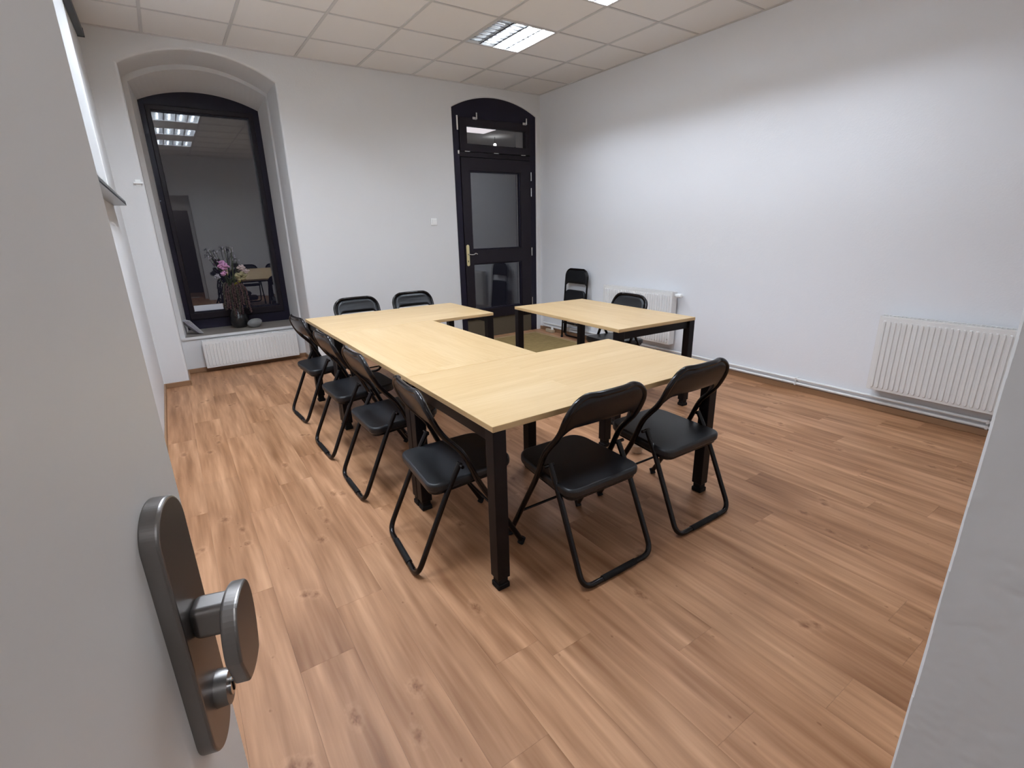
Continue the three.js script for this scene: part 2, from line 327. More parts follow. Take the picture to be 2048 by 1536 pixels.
// ---------------------------------------------------------------- garden door with transom
{
  const d = struct('door_1', 'dark wooden glazed door with an arched transom', 'door');
  const zf = -0.02;
  const s = new THREE.Shape(); s.moveTo(DOOR.x0, 0); for (const [x, y] of archPts(DOOR.x0, DOOR.x1, DOOR.s, DOOR.c)) s.lineTo(x, y); s.lineTo(DOOR.x1, 0);
  s.lineTo(-0.165, 0); s.lineTo(-0.165, 2.775); s.lineTo(-1.245, 2.775); s.lineTo(-1.245, 0);
  const g = new THREE.ExtrudeGeometry(s, { depth: 0.09, bevelEnabled: false }); g.translate(0, 0, zf - 0.09);
  part('door_frame', g, M.darkWood2, d);
  part('transom_bar', box(-1.245, -0.165, 2.33, 2.39, zf - 0.09, zf + 0.004, 0.006), M.darkWood, d);
  const rails = (x0, x1, y0, y1, px0, px1, py0, py1, z0, z1) => [box(x0, x1, y0, py0, z0, z1, 0.006), box(x0, x1, py1, y1, z0, z1, 0.006), box(x0, px0, py0 - 0.01, py1 + 0.01, z0, z1, 0.006), box(px1, x1, py0 - 0.01, py1 + 0.01, z0, z1, 0.006)];
  const ts = part('transom_sash', merge(rails(-1.24, -0.17, 2.392, 2.772, -1.137, -0.238, 2.482, 2.684, zf - 0.06, zf + 0.022)), M.darkWood, d);
  for (const dz of [-0.018, -0.038]) part('pane', box(-1.139, -0.236, 2.48, 2.686, zf + dz - 0.002, zf + dz + 0.002), M.glass, ts);
  const lf = part('door_leaf', merge([...rails(-1.24, -0.17, 1.108, 2.326, -1.12, -0.337, 1.2, 2.17, zf - 0.06, zf + 0.02), ...rails(-1.24, -0.17, 0.268, 1.12, -1.12, -0.335, 0.397, 1.017, zf - 0.06, zf + 0.02)]), M.darkWood, d);
  part('glazing_bead', merge([...rails(-1.121, -0.336, 1.199, 2.171, -1.106, -0.351, 1.214, 2.156, zf - 0.03, zf + 0.008), ...rails(-1.121, -0.334, 0.396, 1.018, -1.106, -0.349, 0.411, 1.003, zf - 0.03, zf + 0.008)]), M.darkWood2, lf);
  for (const [y0, y1] of [[1.2, 2.17], [0.397, 1.017]]) for (const dz of [-0.018, -0.038]) part('pane', box(-1.121, -0.336, y0, y1, zf + dz - 0.002, zf + dz + 0.002), M.glass, lf);
  part('kick_board', box(-1.28, -0.1, 0.0, 0.262, zf - 0.09, zf - 0.005), M.kick, d, 'brown board below the door');
  // handle: long brass plate with a curved lever
  const plate = new THREE.Shape(); const r = 0.02; plate.absarc(0, 0.115, r, 0, Math.PI); plate.absarc(0, -0.115, r, Math.PI, 2 * Math.PI);
  const pg = new THREE.ExtrudeGeometry(plate, { depth: 0.006, bevelEnabled: true, bevelSize: 0.002, bevelThickness: 0.002, bevelSegments: 2 }); pg.translate(-1.205, 1.132, zf + 0.02);
  const hp = part('door_handle', pg, M.brass, d, 'long brass plate with a lever');
  part('lever', pipe(rounded([V(-1.205, 1.147, zf + 0.026), V(-1.205, 1.147, zf + 0.068), V(-1.15, 1.14, zf + 0.07), V(-1.11, 1.158, zf + 0.068), V(-1.088, 1.145, zf + 0.066)], [0.012, 0.03, 0.02]), 0.008, 40), M.chrome, hp);
  part('keyhole', box(-1.209, -1.201, 1.045, 1.068, zf + 0.027, zf + 0.0295), M.black, hp);
  for (const [x, y] of [[-1.03, 2.79], [-0.27, 2.79]]) {
    part('stay_bracket', merge([box(x - 0.03, x + 0.03, y - 0.035, y - 0.005, zf + 0.02, zf + 0.04, 0.003), box(x + 0.015, x + 0.035, y - 0.03, y + 0.045, zf + 0.022, zf + 0.05, 0.004)]), M.chrome, d);
  }
  for (const x of [-1.15, -0.72, -0.29]) part('hinge', new THREE.CylinderGeometry(0.007, 0.007, 0.07, 10).rotateZ(Math.PI / 2).translate(x, 2.391, zf + 0.024), M.chrome, d);
  for (const y of [2.13, 1.93, 1.14, 0.44]) part('hinge', new THREE.CylinderGeometry(0.008, 0.008, 0.11, 10).translate(-0.163, y, zf + 0.026), M.chrome, d);
  for (const [y0, y1] of [[2.63, 2.79], [2.36, 2.4]]) part('latch_plate', box(-1.27, -1.252, y0, y1, zf, zf + 0.01, 0.002), M.plastic, d);
}
// lamp panel outside, seen through the transom
{
  const cn = struct('ceiling_outside', 'dark canopy slab outside the dark door', 'canopy');
  part('slab', box(-1.6, 2.4, 3.2, 3.35, -5.2, -1.2), M.slab, cn);
  const l = thing('passage_lamp', 'flat lit ceiling lamp outside, seen through the transom pane', 'lamp', [0.13, 3.14, -2.15]);
  part('lamp_frame', box(-0.66, 0.66, 0.012, 0.06, -0.59, 0.59, 0.01), M.white, l);
  part('lamp_panel', box(-0.64, 0.64, 0, 0.013, -0.57, 0.57), new THREE.MeshStandardMaterial({ color: 0xffffff, emissive: lin(1, 0.93, 0.97), emissiveIntensity: 0.85 }), l);
  const a = new THREE.RectAreaLight(0xffeef6, 0.85, 1.28, 1.14); a.position.set(0, -0.003, 0); a.rotation.x = -Math.PI / 2; l.add(a);
  const b = thing('passage_spot', 'tiny bright spot lamp outside, seen low through the transom pane', 'lamp', [1.306, 3.05, -3.185]);
  part('lamp_bulb', new THREE.SphereGeometry(0.03, 12, 8), new THREE.MeshStandardMaterial({ color: 0xffffff, emissive: 0xffffff, emissiveIntensity: 6 }), b);
  part('lamp_holder', new THREE.CylinderGeometry(0.006, 0.006, 3.2 - 3.05 - 0.025, 10).translate(0, (3.2 - 3.05 + 0.025) / 2, 0), M.black, b);
  const pl = new THREE.PointLight(0xffffff, 0.05); pl.castShadow = true; b.add(pl);
}
// ---------------------------------------------------------------- entrance door leaf, open beside the camera
{
  const phi = THREE.MathUtils.degToRad(16);
  const d = struct('door_2', 'open pale grey entrance door leaf with a metal security handle', 'door');
  d.position.set(-4.524, 0, 5.381);
  // local: x = outward normal, z = from the free edge towards the hinge
  d.rotation.y = -phi;
  part('door_leaf', box(-0.042, 0, 0.008, 2.02, -0.005, 0.8, 0.003), M.leaf, d);
  const s = new THREE.Shape(); const hw = 0.028, y0 = 1.014, y1 = 1.26;
  s.absarc(0, y1 - hw, hw, 0, Math.PI); s.absarc(0, y0 + hw, hw, Math.PI, 2 * Math.PI);
  const g = new THREE.ExtrudeGeometry(s, { depth: 0.010, bevelEnabled: true, bevelSize: 0.0022, bevelThickness: 0.0025, bevelSegments: 3, curveSegments: 20 });
  g.rotateY(Math.PI / 2); g.translate(0.001, 0, 0.063);
  const plate = part('handle_plate', g, M.handle, d, 'long brushed metal security plate');
  // stub and flat paddle grip
  part('handle_stub', new RoundedBoxGeometry(0.034, 0.03, 0.026, 3, 0.007).translate(0.029, 1.15, 0.066), M.handle, plate);
  const k = new THREE.Shape(); k.moveTo(-0.022, 0.026); k.quadraticCurveTo(0.0, 0.034, 0.016, 0.028); k.quadraticCurveTo(0.03, 0.012, 0.03, -0.012); k.lineTo(0.02, -0.04); k.quadraticCurveTo(0.0, -0.048, -0.018, -0.042); k.quadraticCurveTo(-0.03, -0.02, -0.03, 0.005); k.quadraticCurveTo(-0.029, 0.02, -0.022, 0.026);
  const kg = new THREE.ExtrudeGeometry(k, { depth: 0.008, bevelEnabled: true, bevelSize: 0.002, bevelThickness: 0.0025, bevelSegments: 3, curveSegments: 10 });
  kg.rotateY(-Math.PI / 2); kg.translate(0.05, 1.14, 0.073);
  part('handle_grip', kg, M.handle, plate);
  part('lock_cylinder', new THREE.CylinderGeometry(0.0155, 0.0165, 0.012, 28).rotateZ(-Math.PI / 2).translate(0.018, 1.064, 0.058), M.handle, plate);
  part('lock_core', new THREE.CylinderGeometry(0.008, 0.008, 0.0025, 20).rotateZ(-Math.PI / 2).translate(0.0247, 1.064, 0.058), M.chrome, plate);
  part('keyhole', box(0.0258, 0.0268, 1.059, 1.069, 0.0567, 0.0593), M.black, plate);
}
// ---------------------------------------------------------------- ceiling lamps
{
  const tubeG = new THREE.CylinderGeometry(0.013, 0.013, 0.57, 14).rotateX(Math.PI / 2);
  const S = T - 0.026;
  // a cross blade: a V-shaped strip right across the lamp
  const vee = (len, top, bot, h) => { const s = new THREE.Shape(); s.moveTo(-top / 2, h); s.lineTo(top / 2, h); s.quadraticCurveTo(bot * 0.7, h * 0.45, bot / 2, 0); s.lineTo(-bot / 2, 0); s.quadraticCurveTo(-bot * 0.7, h * 0.45, -top / 2, h); const g = new THREE.ExtrudeGeometry(s, { depth: len, bevelEnabled: false, curveSegments: 4 }); g.translate(0, 0, -len / 2); return g; };
  const longG = vee(S - 0.01, 0.004, 0.016, 0.03), crossG = vee(S - 0.012, 0.003, 0.009, 0.026).rotateY(Math.PI / 2);
  const info = [
    ['four-tube louvred ceiling lamp nearest the arched window', [1, 1, 1, 1]], ['four-tube louvred ceiling lamp in the middle of the window-side row', [1, 1, 1, 1]], ['four-tube louvred ceiling lamp of the window-side row nearest the entrance', [1, 1, 1, 1]],
    ['louvred ceiling lamp near the dark door with only two tubes lit', [0, 0, 1, 1]], ['louvred ceiling lamp at the photo\'s top edge, next after the half-lit one', [0, 0, 1, 1]], ['louvred ceiling lamp of the radiator-side row nearest the entrance', [0, 0, 1, 1]]];
  LIGHTS.forEach(([i, j], n) => {
    const x = -AX - T * (i + 0.5), z = BZ + T * (j + 0.5), [label, on] = info[n];
    const l = thing('ceiling_lamp', label, 'lamp', [x, H, z], 0, 'louvred ceiling lamps');
    const h = S / 2;
    part('housing', merge([box(-h, h, 0.085, 0.09, -h, h), box(-h, -h + 0.005, 0.0, 0.09, -h, h), box(h - 0.005, h, 0.0, 0.09, -h, h), box(-h, h, 0.0, 0.09, -h, -h + 0.005), box(-h, h, 0.0, 0.09, h - 0.005, h)]), M.aluWhite, l);
    for (let k = 0; k < 4; k++) {
      const tx = (k - 1.5) * S / 4;
      part('lamp_tube', tubeG, on[k] ? M.tubeOn : M.tubeOff, l).position.set(tx, 0.053, 0);
      if (on[k]) { const a = new THREE.RectAreaLight(TUBE_COLOR, TUBE, 0.026, 0.56); a.position.set(tx, 0.038, 0); a.rotation.x = -Math.PI / 2; l.add(a); }
    }
    for (let k = 0; k < 3; k++) part('reflector', longG, M.louvre, l).position.set((k - 1) * S / 4, 0.002, 0);
    for (let k = 0; k < 7; k++) part('louvre_blade', crossG, M.louvre, l).position.set(0, 0.002, (k - 3) * S / 7.6);
  });
}
// ---------------------------------------------------------------- tables
const TL = 1.42, TW = 0.828, TH = 0.7504;
function table(label, x, z, turn, off) {   // x, z: centre of the top; long side along local x
  const t = thing('meeting_table', label, 'table', [x, 0, z], turn, 'meeting tables');
  const g = metreUV(new RoundedBoxGeometry(TL - 0.003, 0.026, TW - 0.003, 2, 0.003).translate(0, TH - 0.013, 0));
  part('table_top', g, mapleMat(off), t);
  const yt = TH - 0.026, lx = TL / 2 - 0.033, lz = TW / 2 - 0.033;
  for (const s of [-1, 1]) {
    part('beam', box(-lx + 0.014, lx - 0.014, yt - 0.04, yt, s * 0.17 - 0.02, s * 0.17 + 0.02, 0.003), M.black, t);
    part('apron_rail', box(s * lx - 0.014, s * lx + 0.014, yt - 0.06, yt, -lz + 0.03, lz - 0.03, 0.003), M.black, t);
    for (const q of [-1, 1]) {
      const leg = part('leg', new RoundedBoxGeometry(0.06, yt - 0.052, 0.06, 2, 0.004).translate(s * lx, (yt + 0.052) / 2, q * lz), M.black, t);
      part('levelling_foot', merge([box(s * lx - 0.023, s * lx + 0.023, 0.022, 0.054, q * lz - 0.023, q * lz + 0.023, 0.003), box(s * lx - 0.029, s * lx + 0.029, 0, 0.026, q * lz - 0.029, q * lz + 0.029, 0.005)]), M.rubber, leg);
    }
  }
  return t;
}
const TX = -3.6055, TZ = 4.4188;
table('pale maple meeting table nearest the camera, two chairs at its front', TX + TL / 2, TZ - TW / 2, 0, [0.1, 0.2]);
table('pale maple meeting table in the middle of the joined row', TX + TW / 2, TZ - TW - TL / 2, Math.PI / 2, [0.4, 0.55]);
table('pale maple meeting table in front of the window wall, far end of the joined row', TX + TL / 2, TZ - TW * 1.5 - TL, 0, [0.7, 0.1]);
{
  const th = -0.0449, a = TW / 2, b = -TL / 2;
  table('pale maple meeting table standing apart from the others, by the radiator', -1.9136 + a * Math.cos(th) + b * Math.sin(th), 3.4238 - a * Math.sin(th) + b * Math.cos(th), th + Math.PI / 2, [0.25, 0.8]);
}
// ---------------------------------------------------------------- folding chairs
// local: +z = back of the chair, x = width, floor at y 0
const HW = 0.222;
const upr = [[-0.255, 0.012], [-0.1, 0.288], [-0.036, 0.405], [0.022, 0.535], [0.062, 0.59], [0.102, 0.635], [0.132, 0.68], [0.156, 0.73]];
function backZ(y) {   // where the frame stands at height y, above the seat
  const p = [...upr.slice(3), [0.172, 0.775], [0.18, 0.84]];
  for (let i = 1; i < p.length; i++) if (y <= p[i][1]) { const k = (y - p[i - 1][1]) / (p[i][1] - p[i - 1][1]); return p[i - 1][0] + k * (p[i][0] - p[i - 1][0]); }
  return p[p.length - 1][0];
}
// a padded sheet: outline top(s), bottom(s) for s in -1..1, standing at z(y), bulging
function sheet(topF, botF, zF, half, bulge, front, back, nx = 36, ny = 10) {
  const pos = [], idx = [], row = nx + 1;
  for (const side of [0, 1]) for (let j = 0; j <= ny; j++) for (let i = 0; i <= nx; i++) {
    const s = -1 + (2 * i) / nx, t = j / ny, y = botF(s) + (topF(s) - botF(s)) * t;
    const edge = Math.min(1, Math.min(1 - Math.abs(s), 0.5) * 7, Math.min(t, 1 - t) * 6), e = Math.sqrt(Math.max(0, 1 - (1 - edge) * (1 - edge)));
    pos.push(s * half, y, zF(y) + bulge * (1 - s * s) + (side ? back * e : -front * e));
  }
  const N = row * (ny + 1);
  for (let j = 0; j < ny; j++) for (let i = 0; i < nx; i++) {
    const a = j * row + i, b = a + 1, c = a + row, d = c + 1;
    idx.push(a, c, b, b, c, d, N + a, N + b, N + c, N + b, N + d, N + c);
  }
  const g = new THREE.BufferGeometry(); g.setAttribute('position', new THREE.Float32BufferAttribute(pos, 3)); g.setIndex(idx); g.computeVertexNormals();
  g.setAttribute('uv', new THREE.Float32BufferAttribute(new Float32Array(pos.length / 3 * 2), 2));
  return g;
}
const TOPY = 0.824, CR = 0.105;
const topOf = (s) => { const x = Math.abs(s) * HW, c = HW - CR; return x <= c ? TOPY : TOPY - CR + Math.sqrt(Math.max(0, CR * CR - (x - c) * (x - c))); };
const botOf = (s) => { const a = Math.abs(s), x = Math.max(0, (a - 0.72) / 0.28); return 0.684 - 0.085 * x * x; };
function seatGeo() {
  const s = new THREE.Shape(), f = 0.185, r = 0.2;   // half widths at the front and the back
  const zf = -0.232, zb = 0.172;
  s.moveTo(-f + 0.07, -zf); s.lineTo(f - 0.07, -zf); s.quadraticCurveTo(f, -zf, f + 0.002, -zf - 0.09); s.lineTo(r, -zb + 0.045); s.quadraticCurveTo(r, -zb, r - 0.05, -zb); s.lineTo(-r + 0.05, -zb); s.quadraticCurveTo(-r, -zb, -r, -zb + 0.045); s.lineTo(-f - 0.002, -zf - 0.09); s.quadraticCurveTo(-f, -zf, -f + 0.07, -zf);
  return s;
}
function makeChair() {
  const t = new THREE.Group(); t.name = 'folding_chair';
  // long frame: front feet, uprights and the arch round the backrest
  const side = (q) => upr.map(([z, y]) => V(q * HW, y, z));
  
  const corner = (q, n = 8) => { const o = []; for (let k = 0; k <= n; k++) { const a = (k / n) * Math.PI / 2, y = TOPY - CR + CR * Math.sin(a), x = HW - CR + CR * Math.cos(a); o.push(V(q * x, y, backZ(y))); } return o; };
  const bow = [V(-0.06, TOPY, backZ(TOPY) + 0.012), V(0.06, TOPY, backZ(TOPY) + 0.012)];
  const path = [...side(-1).slice(0, -1), ...corner(-1), ...bow, ...corner(1).reverse(), ...side(1).slice(0, -1).reverse()];
  part('long_frame', tube(path, 0.0132, 150, 10), M.blackTube, t);
  // rear legs: a U with its bar on the floor
  const leg = rounded([V(-0.203, 0.5, 0.036), V(-0.205, 0.385, 0.1), V(-0.21, 0.0125, 0.27), V(0.21, 0.0125, 0.27), V(0.205, 0.385, 0.1), V(0.203, 0.5, 0.036)], [0.1, 0.06, 0.06, 0.1], 8);
  const rl = part('rear_legs', pipe(leg, 0.0128, 130, 10), M.blackTube, t);
  part('floor_sleeve', new THREE.CylinderGeometry(0.0142, 0.0142, 0.2, 12).rotateZ(Math.PI / 2).translate(0, 0.0143, 0.27), M.rubber, rl);
  for (const q of [-1, 1]) {
    part('foot_cap', new THREE.CylinderGeometry(0.015, 0.016, 0.034, 12).rotateX(-0.5).translate(q * HW, 0.016, -0.253), M.rubber, t);
    part('pivot_bolt', new THREE.CylinderGeometry(0.008, 0.008, 0.05, 10).rotateZ(Math.PI / 2).translate(q * 0.212, 0.492, 0.038), M.blackTube, t);
    part('seat_link', tube([V(q * 0.205, 0.418, 0.088), V(q * 0.2, 0.405, 0.1), V(q * 0.19, 0.4, 0.1)], 0.006, 8, 8), M.blackTube, t);
  }
  part('stretcher', tube([V(-HW, 0.175, -0.163), V(0, 0.175, -0.163), V(HW, 0.175, -0.163)], 0.0065, 8, 8), M.blackTube, t);
  const tilt = (g) => { g.rotateX(-Math.PI / 2); g.rotateX(0.055); return g; };
  const pad = new THREE.ExtrudeGeometry(seatGeo(), { depth: 0.014, bevelEnabled: true, bevelSize: 0.012, bevelThickness: 0.014, bevelSegments: 5, curveSegments: 10 });
  tilt(pad).translate(0, 0.408, 0);
  part('seat_pad', pad, M.vinyl, t);
  const pan = new THREE.ExtrudeGeometry(seatGeo(), { depth: 0.016, bevelEnabled: false, curveSegments: 8 });
  tilt(pan).translate(0, 0.382, 0);
  part('seat_pan', pan, M.shell, t);
  part('back_shell', sheet(topOf, botOf, backZ, HW - 0.004, 0.012, 0.002, 0.006), M.shell, t);
  part('back_pad', sheet((s) => topOf(s) - 0.012, (s) => botOf(s) + 0.012, (y) => backZ(y) - 0.006, HW - 0.018, 0.012, 0.016, 0.002), M.vinyl, t);
  return t;
}
const proto = makeChair();
let nChair = 0;
function chair(label, x, z, turn) {
  const c = nChair ? proto.clone() : proto;
  c.name = nChair ? `folding_chair_${String(nChair).padStart(3, '0')}` : 'folding_chair'; nChair++;
  c.position.set(x, 0, z); c.rotation.y = turn; c.userData = { label, category: 'chair', group: 'black folding chairs at the tables' };
  scene.add(c);
}
chair('black folding chair at the near table\'s front, closer to the corner leg', -3.105, 4.352, 0.0);
chair('black folding chair at the near table\'s front, the one further right', -2.488, 4.342, 0.0);
chair('black folding chair nearest the camera on the tables\' left side', -3.562, 3.952, -Math.PI / 2 - 0.08);
chair('second black folding chair from the near corner on the tables\' left side', -3.56, 3.164, -Math.PI / 2);
chair('third black folding chair from the near corner on the tables\' left side', -3.565, 2.5, -Math.PI / 2 + 0.02);
chair('black folding chair at the far end of the tables\' left side, by the window radiator', -3.56, 1.69, -Math.PI / 2 + 0.06);
chair('black folding chair before the window wall, closer to the arched window', -3.0, 1.02, Math.PI);
chair('black folding chair before the window wall, closer to the dark door', -2.385, 1.0, Math.PI);
chair('black folding chair behind the separate table, in front of the radiator', -1.05, 2.56, Math.PI / 2 - 0.04);
// folded chair leaning on the wall
{
  const t = thing('folded_chair', 'folded black chair leaning against the wall by the dark door', 'chair', [-0.13, 0, 0.885], Math.PI / 2);
  t.rotation.order = 'YXZ'; t.rotation.x = 0.06;
  const w = HW - 0.01, top = 0.93, c = 0.1;
  const corner = (q) => { const o = []; for (let k = 0; k <= 8; k++) { const a = (k / 8) * Math.PI / 2; o.push(V(q * (w - c + c * Math.cos(a)), top - c + c * Math.sin(a), 0)); } return o; };
  part('long_frame', tube([V(-w, 0.012, -0.02), V(-w, 0.25, -0.02), V(-w, 0.55, -0.005), V(-w, 0.7, -0.004), ...corner(-1), ...corner(1).reverse(), V(w, 0.7, -0.004), V(w, 0.55, -0.005), V(w, 0.25, -0.02), V(w, 0.012, -0.02)], 0.0122, 150, 10), M.blackTube, t);
  part('rear_legs', pipe(rounded([V(-w + 0.034, 0.58, 0.012), V(-w + 0.034, 0.03, 0.012), V(w - 0.034, 0.03, 0.012), V(w - 0.034, 0.58, 0.012)], [0.05, 0.05], 8), 0.014, 100, 10), M.blackTube, t);
  const f = (y0) => sheet((s) => { const x = Math.abs(s) * w, q = w - c; return x <= q ? top : top - c + Math.sqrt(Math.max(0, c * c - (x - q) * (x - q))); }, (s) => y0 - 0.04 * Math.pow(Math.max(0, (Math.abs(s) - 0.72) / 0.28), 2), () => 0, w - 0.004, 0.004, 0.014, 0.008);
  part('back_pad', f(0.745), M.vinyl, t);
  const pad = new THREE.ExtrudeGeometry(seatGeo(), { depth: 0.014, bevelEnabled: true, bevelSize: 0.01, bevelThickness: 0.012, bevelSegments: 4, curveSegments: 10 });
  pad.rotateX(Math.PI).rotateX(Math.PI).translate(0, 0.42, -0.012);
  part('seat_pad', pad, M.vinyl, t);
  part('stretcher', box(-w, w, 0.2, 0.222, -0.03, -0.012, 0.003), M.blackTube, t);
  for (const q of [-1, 1]) part('side_strap', box(q * (w - 0.03) - 0.022, q * (w - 0.03) + 0.022, 0.06, 0.5, -0.008, 0.0, 0.002), M.blackTube, t);
  part('pivot_bolt', new THREE.CylinderGeometry(0.008, 0.008, 0.01, 10).rotateX(Math.PI / 2).translate(-0.06, 0.211, -0.033), M.chrome, t);
  part('foot_cap', new THREE.CylinderGeometry(0.016, 0.016, 0.034, 12).translate(-w, 0.017, -0.02), M.rubber, t);
  part('foot_cap', new THREE.CylinderGeometry(0.016, 0.016, 0.034, 12).translate(w, 0.017, -0.02), M.rubber, t);
}
// ---------------------------------------------------------------- radiators
function radiator(label, pos, turn, L, h, depth, y0, valve) {   // local x along the wall, +z into the room, wall at z = 0
  const t = thing('panel_radiator', label, 'radiator', [pos[0], pos[1], pos[2]], turn, 'white panel radiators');
  const zf = depth, pitch = 0.0333, n = Math.floor((L - 0.03) / pitch), rib = [];
  rib.push(box(-L / 2, L / 2, y0, y0 + h, zf - 0.012, zf, 0.004));
  for (let k = 0; k < n; k++) {
    const x = (k - (n - 1) / 2) * pitch, s = new THREE.Shape(); const a = 0.0075;
    s.moveTo(x - a, y0 + 0.032); s.lineTo(x - a * 0.5, y0 + 0.024); s.lineTo(x + a * 0.5, y0 + 0.024); s.lineTo(x + a, y0 + 0.032); s.lineTo(x + a, y0 + h - 0.04); s.lineTo(x + a * 0.5, y0 + h - 0.032); s.lineTo(x - a * 0.5, y0 + h - 0.032); s.lineTo(x - a, y0 + h - 0.04);
    const g = new THREE.ExtrudeGeometry(s, { depth: 0.001, bevelEnabled: true, bevelSize: 0.004, bevelThickness: 0.009, bevelSegments: 1 }); g.translate(0, 0, zf - 0.001); rib.push(g);
  }
  part('front_panel', merge(rib), M.radiator, t);
  part('rear_panel', box(-L / 2 + 0.01, L / 2 - 0.01, y0 + 0.01, y0 + h - 0.01, zf - depth + 0.03, zf - depth + 0.042), M.radiator, t);
  for (const q of [-1, 1]) part('side_cover', box(q * L / 2 - 0.003, q * L / 2 + 0.003, y0 + 0.004, y0 + h + 0.006, zf - depth + 0.028, zf - 0.002), M.radiator, t);
  part('top_grille', merge([box(-L / 2, L / 2, y0 + h, y0 + h + 0.007, zf - 0.016, zf - 0.002), box(-L / 2, L / 2, y0 + h, y0 + h + 0.007, zf - depth + 0.028, zf - depth + 0.042), ...Array.from({ length: Math.floor(L / 0.025) }, (_, k) => box(-L / 2 + 0.012 + k * 0.025, -L / 2 + 0.018 + k * 0.025, y0 + h, y0 + h + 0.005, zf - depth + 0.04, zf - 0.014))]), M.radiator, t);
  for (const q of [-1, 1]) part('wall_bracket', box(q * L * 0.35 - 0.015, q * L * 0.35 + 0.015, y0 + 0.05, y0 + h - 0.05, 0, zf - depth + 0.031), M.radiator, t);
  if (valve) {
    part('valve_head', new THREE.LatheGeometry([[0.0001, 0], [0.017, 0], [0.017, 0.02], [0.023, 0.03], [0.024, 0.075], [0.019, 0.085], [0.0001, 0.086]].map(([a, b]) => new THREE.Vector2(a, b)), 20).rotateZ(-valve * Math.PI / 2).translate(valve * (L / 2 + 0.004), y0 + h - 0.03, zf - 0.05), M.plastic, t);
    part('drain_plug', new THREE.CylinderGeometry(0.012, 0.012, 0.01, 12).rotateX(Math.PI / 2).translate(valve * (L / 2 - 0.03), y0 + 0.06, zf + 0.003), M.chrome, t);
  }
  return t;
}
radiator('white panel radiator on the right wall nearest the camera', [-0.0015, 0, 4.976], -Math.PI / 2, 1.2, 0.57, 0.11, 0.19, 0);
radiator('white panel radiator with a valve knob, behind the separate table', [-0.0015, 0, 1.935], -Math.PI / 2, 1.03, 0.57, 0.11, 0.195, 1);
radiator('low white radiator under the arched window', [-3.872, 0, ZS + 0.0155], 0, 0.965, 0.3, 0.1, 0.055, 0);
// heating pipes along the right wall
for (const [y, lab] of [[0.072, 'lower white heating pipe along the right wall'], [0.112, 'upper white heating pipe along the right wall']]) {
  const t = thing('heating_pipe', lab, 'pipe', [-0.026, y, 2.9], 0, 'heating pipes');
  part('pipe_run', new THREE.CylinderGeometry(0.0115, 0.0115, 5.6, 12).rotateX(Math.PI / 2), M.white, t);
  for (const z of [-2.2, -0.7, 0.9, 2.2]) part('pipe_clip', box(-0.014, 0.026, -0.014, 0.014, z - 0.008, z + 0.008, 0.002), M.white, t);
}
// ---------------------------------------------------------------- small things
{
  const s = thing('light_switch', 'small white square switch on the window wall by the dark door', 'switch', [-1.67, 1.562, 0]);
  part('switch_plate', new RoundedBoxGeometry(0.082, 0.082, 0.012, 3, 0.004).translate(0, 0, 0.006), M.plastic, s);
  part('rocker', new RoundedBoxGeometry(0.052, 0.052, 0.01, 2, 0.003).rotateX(0.05).translate(0, 0, 0.013), M.plastic, s);
}
{
  const w = thing('whiteboard', 'white writing board with a grey pen tray on the side wall', 'whiteboard', [XL, 0, 0]);
  part('board_panel', box(0.003, 0.02, 1.78, 2.96, 1.3, 3.6, 0.002), std(lin(0.84, 0.84, 0.83), 0.2), w);
  part('board_frame', merge([box(0.001, 0.024, 1.765, 1.785, 1.28, 3.62), box(0.001, 0.024, 2.955, 2.975, 1.28, 3.62), box(0.001, 0.024, 1.765, 2.975, 1.28, 1.3), box(0.001, 0.024, 1.765, 2.975, 3.6, 3.62)]), M.white, w);
  part('pen_tray', merge([box(0.001, 0.08, 1.695, 1.707, 0.85, 3.6), box(0.072, 0.08, 1.7, 1.726, 0.85, 3.6), box(0.001, 0.08, 1.695, 1.726, 0.85, 0.858)]), std(lin(0.33, 0.33, 0.33), 0.35, { metalness: 0.8 }), w);
  const r = thing('picture_rail', 'dark blue rail high on the side wall under the ceiling', 'rail', [XL, 3.05, 1.7]);
  part('rail_bar', box(0.001, 0.045, -0.03, 0.03, -1.6, 1.6, 0.004), std(lin(0.035, 0.045, 0.06), 0.35), r);
  part('rail_end', box(0.0, 0.048, -0.033, 0.033, -1.606, -1.598), std(lin(0.035, 0.045, 0.06), 0.35), r);
  const h = thing('wall_hook', 'small white hook on the pier left of the arched window', 'hook', [-4.585, 1.93, 0]);
  part('hook_plate', box(-0.02, 0.02, -0.03, 0.03, 0, 0.005, 0.002), M.plastic, h);
  part('hook_arm', box(-0.035, 0.035, -0.008, 0.008, 0.004, 0.02, 0.003), M.plastic, h);
}
{
  const rugTex = dataTex(512, 512, (i, j, c) => { const t = 0.5 * (noise(i / 3, j / 3, 171, 171) - 0.5) + 0.5 * (noise(i / 40, j / 40, 13, 13) - 0.5) + 0.25 * (((i >> 2) + (j >> 2)) % 2 - 0.5); c[0] = 138 + 26 * t; c[1] = 114 + 24 * t; c[2] = 68 + 18 * t; });
  rugTex.repeat.set(2, 2);
  const r = thing('entrance_rug', 'large flat olive rug with a tan border in front of the dark door', 'rug', [0, 0, 0]);
  const x0 = -1.8, x1 = -0.215, z0 = 0.16, z1 = 1.8, b = 0.05;
  part('rug_field', metreUV(box(x0 + b, x1 - b, 0.0005, 0.008, z0 + b, z1 - b)), std(0xffffff, 0.95, { map: rugTex }), r);
  part('rug_border', merge([box(x0, x1, 0.0005, 0.012, z0, z0 + b, 0.003), box(x0, x1, 0.0005, 0.012, z1 - b, z1, 0.003), box(x0, x0 + b, 0.0005, 0.012, z0, z1, 0.003), box(x1 - b, x1, 0.0005, 0.012, z0, z1, 0.003)]), std(lin(0.36, 0.24, 0.12), 0.8), r);
}
